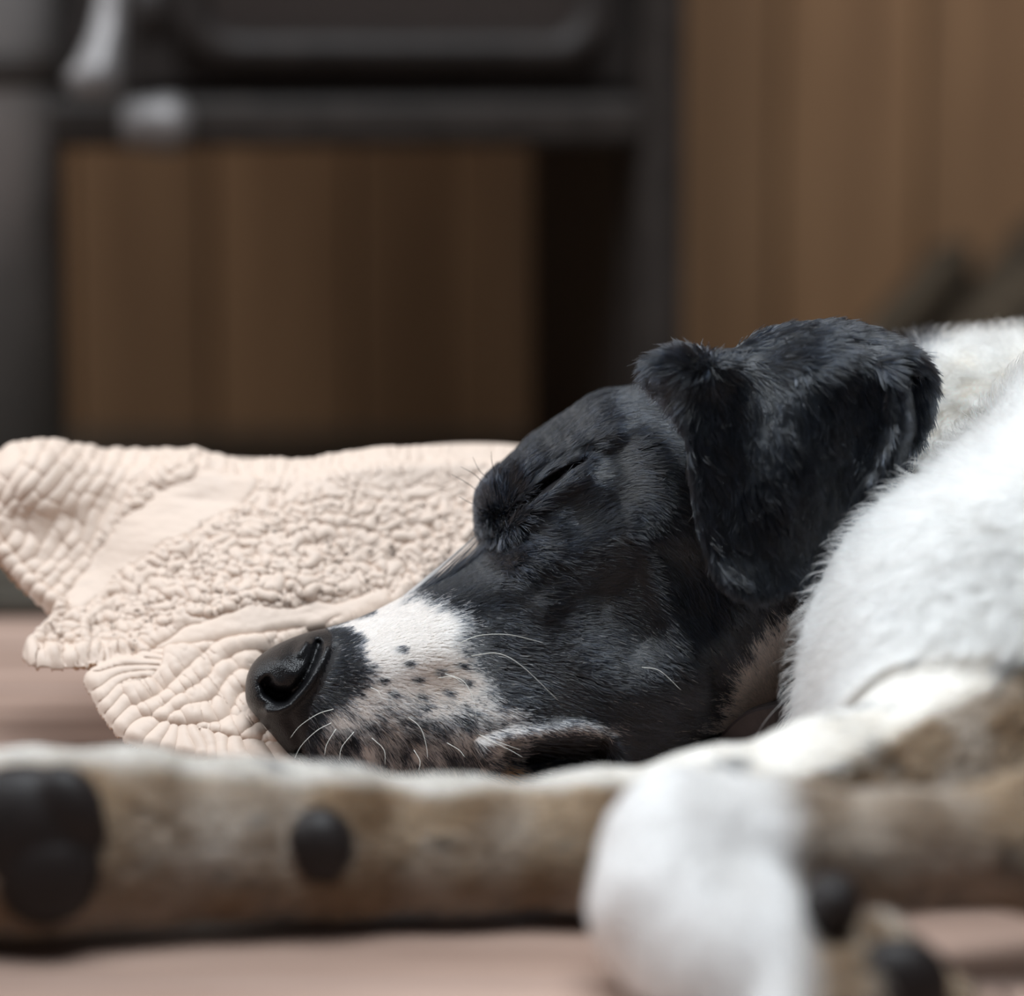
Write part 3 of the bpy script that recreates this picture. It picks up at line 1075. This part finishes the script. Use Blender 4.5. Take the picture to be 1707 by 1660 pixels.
def coat(V, lab):
    """(black amount, base colour) per point"""
    n = len(V)
    col = np.empty((n, 3))
    u, v = img(V)
    b = black_amount(V, lab)
    white = np.array([0.96, 0.87, 0.755])
    cream = np.array([0.74, 0.60, 0.44])
    tan = np.array([0.140, 0.086, 0.047])
    col[:] = white
    muz = (lab == 0)
    col[muz] = np.array([0.72, 0.64, 0.58])
    warm = sstep(v, 1040, 1150)[:, None] * muz[:, None] * sstep(u, 660, 740)[:, None] * sstep(v, 1205, 1165)[:, None] * 0.35
    col = col * (1 - warm) + np.array([0.60, 0.43, 0.30]) * warm
    rust = (muz * np.exp(-((u - 838) / 46.) ** 2 - ((v - 1288) / 24.) ** 2))[:, None]
    col = col * (1 - rust) + np.array([0.42, 0.19, 0.07]) * rust
    nk = (lab == 2)
    col[nk] = cream * 0.25 + white * 0.75
    # legs: ticked brownish white on the back of the legs
    leg = (lab == 4) | (lab == 5)
    t1 = fbm(V, 45, 31)
    t2 = fbm(V, 90, 35)
    amt = np.clip(0.95 + 0.8 * (t1 - 0.5), 0.72, 1)
    la_u = np.array([p[0] for p in LEG_A])
    la_top = np.interp(u, la_u, [p[1] - p[3] * F / p[2] for p in LEG_A])
    la_r = np.interp(u, la_u, [p[3] * F / p[2] for p in LEG_A])
    fr = (v - la_top) / (2 * la_r)
    edge = 0.20 * sstep(u, 1000, 1250) * sstep(u, 1620, 1430)
    amt = np.where(lab == 4, amt * sstep(fr + 0.10 * (t1 - 0.5), -0.02 + edge, 0.12 + edge), amt)
    amt = np.where(lab == 5, np.maximum(amt, 0.88), amt)
    lc_ = tan * (0.75 + 0.5 * t2[:, None])
    for k in range(3):
        mix = white[k] * (0.50 + 0.42 * sstep(u, 850, 1150)) * (1 - amt) + lc_[:, k] * amt
        col[leg, k] = mix[leg]
    pawm = (lab == 5) * sstep(u, 1370, 1280) * sstep(v, 1270, 1290)
    col = col * (1 - pawm[:, None]) + np.array([0.84, 0.81, 0.78]) * pawm[:, None]
    blackness = np.where(lab == 0, b, 0.0)
    blackness = np.where(lab == 1, 1.0, blackness)
    # black patch also covers the neck skin under the cheek
    nb_ = sstep(look(T_BLK, u, v) + (fbm(V, 160, 5) - 0.5) * 40, 10, -14) * (V[:, 2] < 1.33)
    blackness = np.where(lab == 2, nb_, blackness)
    dk = (lab == 4) | (lab == 5)
    blackness = np.where(dk, 0.30 * sstep(t2, 0.64, 0.74) * (1 - pawm), blackness)
    return blackness, col


def label_of(V):
    ps = parts(V.astype(np.float32))
    st = np.stack(ps, 0)
    st[1] -= 0.0006
    return st.argmin(0)


lab = label_of(BV)
bu_, bv_ = img(BV)
bl, bc = coat(BV, lab)
skin = bc * 0.8 * (1 - bl[:, None]) + np.array([0.010, 0.010, 0.012]) * bl[:, None]
pad = lab == 6
skin[pad] = (0.018, 0.014, 0.012)
nose_m = (look(T_NOSE, bu_, bv_) < 0) & (lab == 0)
skin[nose_m] = (0.014, 0.012, 0.014)
# dark eye slit, mouth corner with a rusty lower lip
slit = line_dist(bu_, bv_, bezier([(845, 868), (868, 846), (900, 815), (938, 788), (968, 770)], 6)) < 8 + 8 * np.exp(-((bu_ - 908) / 34.) ** 2)
skin[slit & (lab == 0)] = (0.006, 0.005, 0.006)

lipd = np.minimum(line_dist(bu_, bv_, [(880, 1256), (935, 1252), (995, 1250)]), line_dist(bu_, bv_, [(885, 1275), (1000, 1275)]))
skin[(lipd < 30) & (lab == 0)] = (0.012, 0.010, 0.010)

# normals from the surface field
e = 0.0006
Xf = BV.astype(np.float32)
BN = np.stack([sdf(Xf + np.eye(3, dtype=np.float32)[k] * e) - sdf(Xf - np.eye(3, dtype=np.float32)[k] * e) for k in range(3)], -1)
BN = BN / (np.linalg.norm(BN, axis=1, keepdims=True) + 1e-12)


def to_world(V):
    return world_of(V[:, 0], V[:, 1], V[:, 2])


def dir_world(D):
    return np.stack([D[:, 0], D[:, 1] * ST + D[:, 2] * CT, D[:, 1] * CT - D[:, 2] * ST], -1)


M_SKIN = mat('dog_skin', (0.5, 0.45, 0.4), 0.75, 0.2)
N_, L_, P_ = nodes_of(M_SKIN)
at_n = N_.new('ShaderNodeAttribute')
at_n.attribute_name = 'coat'
L_.new(at_n.outputs['Color'], P_.inputs['Base Color'])
M_NOSE = mat('nose_leather', (0.006, 0.006, 0.007), 0.36, 0.26, 0, 0.06)
N_, L_, P_ = nodes_of(M_NOSE)
P_.inputs['Coat Roughness'].default_value = 0.25
vo = N_.new('ShaderNodeTexVoronoi')
vo.inputs['Scale'].default_value = 1500
tcn = N_.new('ShaderNodeTexCoord')
L_.new(tcn.outputs['Object'], vo.inputs['Vector'])
bpn = N_.new('ShaderNodeBump')
bpn.inputs['Strength'].default_value = 0.4
bpn.inputs['Distance'].default_value = 0.0004
bpn.invert = True
L_.new(vo.outputs['Distance'], bpn.inputs['Height'])
L_.new(bpn.outputs[0], P_.inputs['Normal'])
L_.new(bpn.outputs[0], P_.inputs['Coat Normal'])
M_PAD = noisy(mat('paw_pad_leather', (0.014, 0.010, 0.009), 0.5, 0.28), 400, 0.3, 0.5, 0.0006)

dog_root = link(bpy.data.objects.new('dog', None))
dog_root.location = (0.12, 1.2, 0)
ORG = np.array(dog_root.location)
me = bpy.data.meshes.new('body')
WV = to_world(BV) - ORG
me.vertices.add(len(WV))
me.vertices.foreach_set('co', WV.astype(np.float32).reshape(-1))
me.loops.add(len(loops))
me.loops.foreach_set('vertex_index', loops.astype(np.int32))
me.polygons.add(len(sizes))
me.polygons.foreach_set('loop_start', starts.astype(np.int32))
me.polygons.foreach_set('loop_total', sizes.astype(np.int32))
first = loops[starts]
mi = np.where(nose_m[first], 1, np.where(pad[first], 2, 0))
for mm in (M_SKIN, M_NOSE, M_PAD):
    me.materials.append(mm)
me.polygons.foreach_set('material_index', mi.astype(np.int32))
me.polygons.foreach_set('use_smooth', np.ones(len(sizes), bool))
ca = me.color_attributes.new('coat', 'FLOAT_COLOR', 'POINT')
ca.data.foreach_set('color', np.hstack([skin, np.ones((len(skin), 1))]).astype(np.float32).reshape(-1))
me.update(calc_edges=True)
me.validate()
body = link(bpy.data.objects.new('body', me), dog_root)
tag(dog_root, 'black and white short-haired dog asleep with its head on the quilt', 'dog')
print('BODY', len(WV), len(sizes))

# ------------------------------------------------------------------ fur
def mat_fur(name, rough, radial, coat, ior=1.55):
    m = bpy.data.materials.new(name)
    m.use_nodes = True
    N, L = m.node_tree.nodes, m.node_tree.links
    a = N.new('ShaderNodeAttribute')
    a.attribute_name = 'coat'
    N.remove(N['Principled BSDF'])
    h = N.new('ShaderNodeBsdfHairPrincipled')
    h.parametrization = 'COLOR'
    h.inputs['Roughness'].default_value = rough
    h.inputs['Radial Roughness'].default_value = radial
    h.inputs['Coat'].default_value = coat
    h.inputs['IOR'].default_value = ior
    L.new(a.outputs['Color'], h.inputs['Color'])
    L.new(h.outputs[0], N['Material Output'].inputs['Surface'])
    return m


M_FUR_D = mat_fur('black_fur', 0.16, 0.26, 0.0, 1.57)
M_FUR_W = mat_fur('white_fur', 0.45, 0.7, 0.0)

tri = np.vstack([faces_q[:, [0, 1, 2]], faces_q[:, [0, 2, 3]]])
ta, tb, tc_ = BV[tri[:, 0]], BV[tri[:, 1]], BV[tri[:, 2]]
tarea = 0.5 * np.linalg.norm(np.cross(tb - ta, tc_ - ta), axis=1)
tlab = lab[tri[:, 0]]
tn = BN[tri].mean(1)
tcen = (ta + tb + tc_) / 3
view = tcen / np.linalg.norm(tcen, axis=1, keepdims=True)
facing = -(tn * view).sum(1)
tu, tv = img(tcen)
#          head   ear    neck  shoulder legA  legB  pads     hairs per square millimetre
DENS = np.array([3.0, 2.7, 3.6, 2.6, 2.0, 1.8, 0.0]) * 1e6
dens = DENS[tlab] * np.where(facing > -0.25, 1.0, 0.22)
dens *= np.where(tu > 1800, 0.10, 1.0) * np.where(tu < -60, 0.4, 1.0) * np.where(tv > 1720, 0.4, 1.0)
tz = to_world(tcen)[:, 2]
dens *= np.where(tz < 0.007, 0.0, 1.0)
tnose = look(T_NOSE, tu, tv)
dens *= np.where((tlab == 0) & (tnose < -2), 0.0, 1.0)
# bare skin: eyelid rims and inside the mouth corner
dsl = line_dist(tu, tv, bezier([(845, 868), (868, 846), (900, 815), (938, 788), (968, 770)], 6))
dens *= np.where((tlab == 0) & (dsl < 4 + 9 * np.exp(-((tu - 908) / 34.) ** 2)), 0.0, 1.0)
dmo = line_dist(tu, tv, [(880, 1256), (935, 1252), (995, 1250)])
dens *= np.where((tlab == 0) & (dmo < 20), 0.05, 1.0)
dens *= np.where((tlab == 0) & (tu < 820), 2.3, 1.0)
cnt = rng.poisson(tarea * dens)
ti = np.repeat(np.arange(len(tri)), cnt)
r1, r2 = np.sqrt(rng.random(len(ti))), rng.random(len(ti))
w0, w1, w2 = (1 - r1)[:, None], (r1 * (1 - r2))[:, None], (r1 * r2)[:, None]
T = tri[ti]
R0 = BV[T[:, 0]] * w0 + BV[T[:, 1]] * w1 + BV[T[:, 2]] * w2
NR = BN[T[:, 0]] * w0 + BN[T[:, 1]] * w1 + BN[T[:, 2]] * w2
NR /= np.linalg.norm(NR, axis=1, keepdims=True) + 1e-9
HL = tlab[ti]
nh = len(R0)
hu, hv = img(R0)

GUIDE = {
    0: [(600, 1045, .8, -.45), (700, 1010, .85, -.4), (650, 1090, .95, -.15), (620, 1140, .9, .2), (740, 1090, .97, -.1), (700, 1170, .85, .45),
        (560, 1230, .55, .8), (650, 1260, .3, 1), (760, 1260, .35, .95), (800, 1150, .9, .3), (850, 1220, .9, .25), (780, 980, .85, -.25),
        (840, 930, .75, .4), (850, 980, .85, .2), (900, 930, .85, .35), (880, 890, .8, .45), (960, 900, .93, -.3), (950, 850, .85, -.5),
        (1000, 830, .9, -.35), (1020, 950, .92, -.25), (930, 1010, .93, -.2), (940, 1100, .95, .15), (1050, 1040, .85, .4), (1060, 930, .8, .35),
        (1100, 880, .65, .75), (1110, 800, .75, .5), (1060, 740, .95, .05), (1120, 720, .75, .5), (1000, 690, .93, -.25), (930, 710, .88, -.42),
        (930, 755, .85, -.45), (1000, 760, .95, -.15), (860, 770, .75, -.6), (815, 830, -.55, -.45), (830, 860, .2, -.2), (812, 890, .3, .5),
        (1130, 960, .5, .85), (1160, 1050, .6, .75), (1180, 1000, .45, .9), (1100, 1120, .85, .4), (1160, 1150, .85, .35), (1050, 1200, .9, .25),
        (1020, 1250, .9, .4), (1150, 900, .45, .9), (1250, 1080, .5, .8), (900, 1180, .93, .2)],
    1: [(1108, 618, -.7, .15), (1135, 640, -.25, .6), (1150, 596, -.4, -.5), (1205, 640, .35, .8), (1215, 600, .45, -.2), (1280, 580, .7, -.1), (1380, 560, .75, -.1), (1480, 590, .7, .4), (1170, 720, .35, .95),
        (1250, 700, .3, .95), (1350, 680, .12, 1), (1450, 680, .05, 1), (1520, 660, .2, 1), (1180, 850, .3, .95), (1280, 850, .2, 1), (1380, 850, .02, 1),
        (1450, 800, -.15, 1), (1220, 950, .45, .85), (1280, 970, .35, .9), (1360, 930, -.05, 1), (1540, 650, .3, .9)],
    2: [(1580, 600, .25, -.75), (1640, 570, .15, -.9), (1600, 640, -.5, .7), (1640, 700, -.55, .75), (1480, 830, -.75, .55), (1420, 920, -.75, .45),
        (1300, 1060, -.8, .45), (1250, 1150, -.8, .5), (1350, 1000, -.8, .3)],
    3: [(1690, 600, -.45, -.85), (1560, 760, -.6, -.55), (1440, 880, -.65, -.45), (1360, 1050, -.8, -.1), (1330, 1170, -.8, .3), (1600, 950, -.4, .6),
        (1650, 1150, -.2, .9)],
    4: [(0, 1400, -1, .1), (600, 1400, -1, .15), (1200, 1350, -.9, .2), (1600, 1300, -.7, .6)],
    5: [(1150, 1380, -.6, .6), (1100, 1480, -.1, 1), (1250, 1600, .4, .9), (1600, 1400, -1, .15), (1420, 1620, .5, .9)],
}
gdir = np.zeros((nh, 2))
for k, gl in GUIDE.items():
    mk = HL == k
    if not mk.any():
        continue
    g = np.array(gl)
    g[:, 2:] /= np.maximum(np.hypot(g[:, 2], g[:, 3]), 1.0)[:, None]
    num = np.zeros((mk.sum(), 2))
    den = np.zeros(mk.sum())
    for (x, y, dx, dy) in g:
        w = 1 / (((hu[mk] - x) ** 2 + (hv[mk] - y) ** 2) + 700.) ** 1.5
        num += w[:, None] * np.array([dx, dy])
        den += w
    gdir[mk] = num / den[:, None]


def vecnoise(P, sc, seed):
    return np.stack([vnoise(P, sc, seed + 11 * k) - 0.5 for k in range(3)], -1)


PAR = {  # length, lift, clump noise, fine noise, radius
    0: (0.0085, 0.09, 0.16, 0.40, 0.000170), 1: (0.0125, 0.11, 0.42, 0.40, 0.000175), 2: (0.0155, 0.42, 0.7, 0.35, 0.000095),
    3: (0.0180, 0.45, 0.3, 0.45, 0.000105), 4: (0.0085, 0.18, 0.6, 0.3, 0.000090), 5: (0.0085, 0.18, 0.6, 0.3, 0.000095), 6: (0.001, 0, 0, 0, 0.00005)}
par = np.array([PAR[k] for k in range(7)])[HL]
LEN, LIFT, CLN, FNN, RAD = par.T
LEN = LEN.copy()
LIFT = LIFT.copy()
muzz = (HL == 0) * sstep(hu, 900, 700)
RAD = RAD * (1 - 0.55 * muzz)
LEN *= 1 - 0.5 * muzz * sstep(hv, 1260, 1180)
tuft = (HL == 0) * np.exp(-((hu - 815) / 34.) ** 2 - ((hv - 838) / 45.) ** 2)
LIFT += 0.55 * tuft
LEN *= 1 + 0.25 * tuft
ct = (HL == 1) * np.exp(-((hu - 1130) / 60.) ** 2 - ((hv - 605) / 35.) ** 2)
LIFT += 0.3 * ct
eartop = (HL == 1) * sstep(hv, 620, 560)
LIFT += 0.10 * eartop
LEN *= 1 - 0.35 * (HL == 1) * sstep(hv, 930, 985)
LIFT += 0.25 * (HL == 0) * sstep(hv, 1230, 1290)
LEN *= np.where(hu > 1800, 1.3, 1.0)
RAD = RAD * np.where(hu > 1800, 3.0, 1.0)
LEN *= rng.uniform(0.65, 1.15, nh)
guard = ((HL == 3) | (HL == 2)) & (rng.random(nh) < 0.05)
LEN = np.where(guard, LEN * 1.2, LEN)
LIFT = np.where(guard, LIFT + 0.55, LIFT)

g3 = np.stack([gdir[:, 0], -gdir[:, 1], np.zeros(nh)], -1)
g3 += vecnoise(R0, 170, 100) * (CLN * 1.1)[:, None] + vecnoise(R0, 520, 140) * (CLN * 0.6)[:, None]
g3 += rng.normal(0, 1, (nh, 3)) * (FNN * 0.30)[:, None]
tg = g3 - NR * (g3 * NR).sum(1)[:, None]
tg /= np.linalg.norm(tg, axis=1, keepdims=True) + 1e-6
# hair lies down; only its first third rises
KP = 5
tt = np.linspace(0, 1, KP)
bend = vecnoise(R0, 300, 200) * np.where(HL == 0, 0.2, 0.5)[:, None] + rng.normal(0, .10, (nh, 3))
bend -= NR * (bend * NR).sum(1)[:, None]
PTS = R0[:, None, :] - NR[:, None, :] * 0.00008 + LEN[:, None, None] * (
    tg[:, None, :] * (tt * np.sqrt(1 - 0.3 * tt))[None, :, None]
    + NR[:, None, :] * ((LIFT[:, None] + 0.05) * (tt[None] * 1.25 - 0.45 * (tt ** 2)[None]))[:, :, None]
    + bend[:, None, :] * (tt ** 2)[None, :, None])
# hairs gather into small locks
CS = np.array([0.0013, 0.0017, 0.0026, 0.0026, 0.0025, 0.0025, 0.01])[HL]
CF = np.array([0.50, 0.60, 0.60, 0.60, 0.5, 0.5, 0.0])[HL]
cell = np.floor((R0 + vecnoise(R0, 400, 300) * CS[:, None] * 0.8) / CS[:, None]).astype(np.int64)
ck = ((cell[:, 0] * 73856093) ^ (cell[:, 1] * 19349663) ^ (cell[:, 2] * 83492791)) * 8 + HL
_, inv = np.unique(ck, return_inverse=True)
nc_ = np.bincount(inv)
tip = np.stack([np.bincount(inv, PTS[:, -1, k]) / nc_ for k in range(3)], -1)[inv]
pull = (tip - PTS[:, -1]) * CF[:, None]
PTS += pull[:, None, :] * (tt ** 1.6)[None, :, None]
lock = rng.uniform(0, 1, inv.max() + 1)[inv]
bl, bc = coat(R0, HL)
isb = rng.random(nh) < bl
var = (rng.uniform(0.8, 1.12, nh) * (0.88 + 0.2 * lock))[:, None]
hc = np.where(isb[:, None], np.array([0.0050, 0.0064, 0.0095]) * (rng.uniform(0.2, 1.0, nh) ** 2 * 3.6 * (0.35 + 1.4 * lock))[:, None], bc * var)  # blue tint in the black hair stands in for bluish sky sheen
stray = isb & (HL == 0) & (hv > 1040) & (rng.random(nh) < 0.012)
hc[stray] = (0.38, 0.34, 0.28)
isb = isb & ~stray
hc = np.clip(hc, 0.0015, 0.95)


def fur_object(name, sel, material):
    n = int(sel.sum())
    cv = bpy.data.hair_curves.new(name)
    cv.add_curves([KP] * n)
    w = to_world(PTS[sel].reshape(-1, 3)) - ORG
    cv.position_data.foreach_set('vector', w.astype(np.float32).reshape(-1))
    ra = cv.attributes.get('radius') or cv.attributes.new('radius', 'FLOAT', 'POINT')
    prof = np.array([1.0, 1.0, 0.9, 0.65, 0.12])
    ra.data.foreach_set('value', (RAD[sel][:, None] * prof[None]).astype(np.float32).reshape(-1))
    c = cv.attributes.new('coat', 'FLOAT_COLOR', 'CURVE')
    c.data.foreach_set('color', np.hstack([hc[sel], np.ones((n, 1))]).astype(np.float32).reshape(-1))
    cv.materials.append(material)
    o = link(bpy.data.objects.new(name, cv), dog_root)
    o['kind'] = 'stuff'
    return o


tag(fur_object('black_fur', isb, M_FUR_D), 'short glossy black fur of face and ear')
tag(fur_object('white_fur', ~isb, M_FUR_W), 'white and ticked fur of muzzle, neck, chest and legs')
print('HAIRS', nh, isb.sum())
SC.cycles_curves.shape = 'RIBBONS'


# ------------------------------------------------------------------ whiskers, brow hairs, loose long hairs
M_WHISKER = mat('whisker', (0.80, 0.80, 0.74), 0.4, 0.4)
M_LASH = mat('dark_whisker', (0.012, 0.011, 0.012), 0.45, 0.4)


def whisker(name, path, c0, c1, r, material):
    P = bezier(path, 7)
    n = len(P)
    cc = c0 + (c1 - c0) * np.linspace(0, 1, n) ** 0.8
    W = pt(P[:, 0], P[:, 1], cc) - ORG
    return tube(name, W, list(np.linspace(r, r * 0.35, n)), material, dog_root, 5)


CN = 1.1925
for path, dc in (([(768, 1071), (800, 1059), (850, 1058), (905, 1071)], -.006), ([(786, 1093), (830, 1089), (870, 1110), (930, 1167)], -.008),
                 ([(742, 1123), (772, 1135), (789, 1165), (794, 1200)], -.006), ([(618, 1146), (630, 1152), (636, 1163)], -.003),
                 ([(676, 1192), (700, 1212), (710, 1240), (713, 1264)], -.006), ([(795, 1222), (825, 1238), (850, 1250), (871, 1262)], -.007),
                 ([(745, 1238), (765, 1250), (775, 1262)], -.005), ([(1070, 1112), (1100, 1118), (1135, 1150)], -.006),
                 ([(730, 1130), (755, 1128), (775, 1142)], -.004), ([(560, 1215), (545, 1240), (541, 1258)], -.004), ([(590, 1220), (570, 1245), (566, 1266)], -.004),
                 ([(556, 1182), (530, 1190), (500, 1210), (484, 1230)], -.004), ([(552, 1205), (528, 1218), (503, 1242), (490, 1266)], -.004), ([(620, 1230), (640, 1250), (642, 1275)], -.004),
                 ([(815, 1230), (840, 1240), (868, 1250)], -.005), ([(690, 1250), (700, 1268), (698, 1284)], -.004)):
    whisker('whisker', path, CN, CN + dc, 0.00014, M_WHISKER)
for path in ([(818, 800), (800, 785), (788, 762)], [(812, 812), (790, 790), (768, 778)], [(806, 826), (780, 806), (752, 790)], [(826, 790), (820, 770), (819, 752)],
             [(806, 846), (784, 838), (766, 828)], [(800, 900), (796, 890), (788, 884)]):
    whisker('brow_whisker', path, 1.232, 1.226, 0.00018, M_LASH)

# ------------------------------------------------------------------ collar
M_LEATHER = noisy(mat('collar_leather', (0.030, 0.023, 0.024), 0.5, 0.5), 120, 0.35, 0.4, 0.0008)
cp = bezier([(1185, 1300, 1.228), (1222, 1246, 1.212), (1262, 1208, 1.202), (1315, 1190, 1.200), (1400, 1150, 1.215), (1500, 1060, 1.225),
             (1620, 930, 1.235), (1730, 760, 1.25), (1800, 620, 1.29), (1800, 600, 1.34), (1700, 800, 1.372), (1500, 1060, 1.370), (1300, 1230, 1.31),
             (1185, 1300, 1.228)], 6)
Wc = pt(cp[:, 0], cp[:, 1], cp[:, 2])
V, Fc = [], []
n = len(Wc) - 1
mid3 = Wc[:-1].mean(0)
for i in range(n):
    t = Wc[(i + 1) % n] - Wc[i - 1]
    t /= np.linalg.norm(t)
    o_ = Wc[i] - mid3
    o_ -= t * (o_ @ t)
    o_ /= np.linalg.norm(o_)
    b_ = np.cross(t, o_)
    for (x, y) in ((0.0016, 0.0065), (0.0022, 0.0055), (0.0022, -0.0055), (0.0016, -0.0065), (-0.0016, -0.0065), (-0.0016, 0.0065)):
        V.append(Wc[i] + o_ * x + b_ * y)
for i in range(n):
    j = (i + 1) % n
    for k in range(6):
        Fc.append((i * 6 + k, i * 6 + (k + 1) % 6, j * 6 + (k + 1) % 6, j * 6 + k))
collar = mesh_obj('collar', V, Fc, M_LEATHER, None, False)
tag(collar, 'dark brown leather collar showing under the dog\'s neck beside its chest', 'collar')
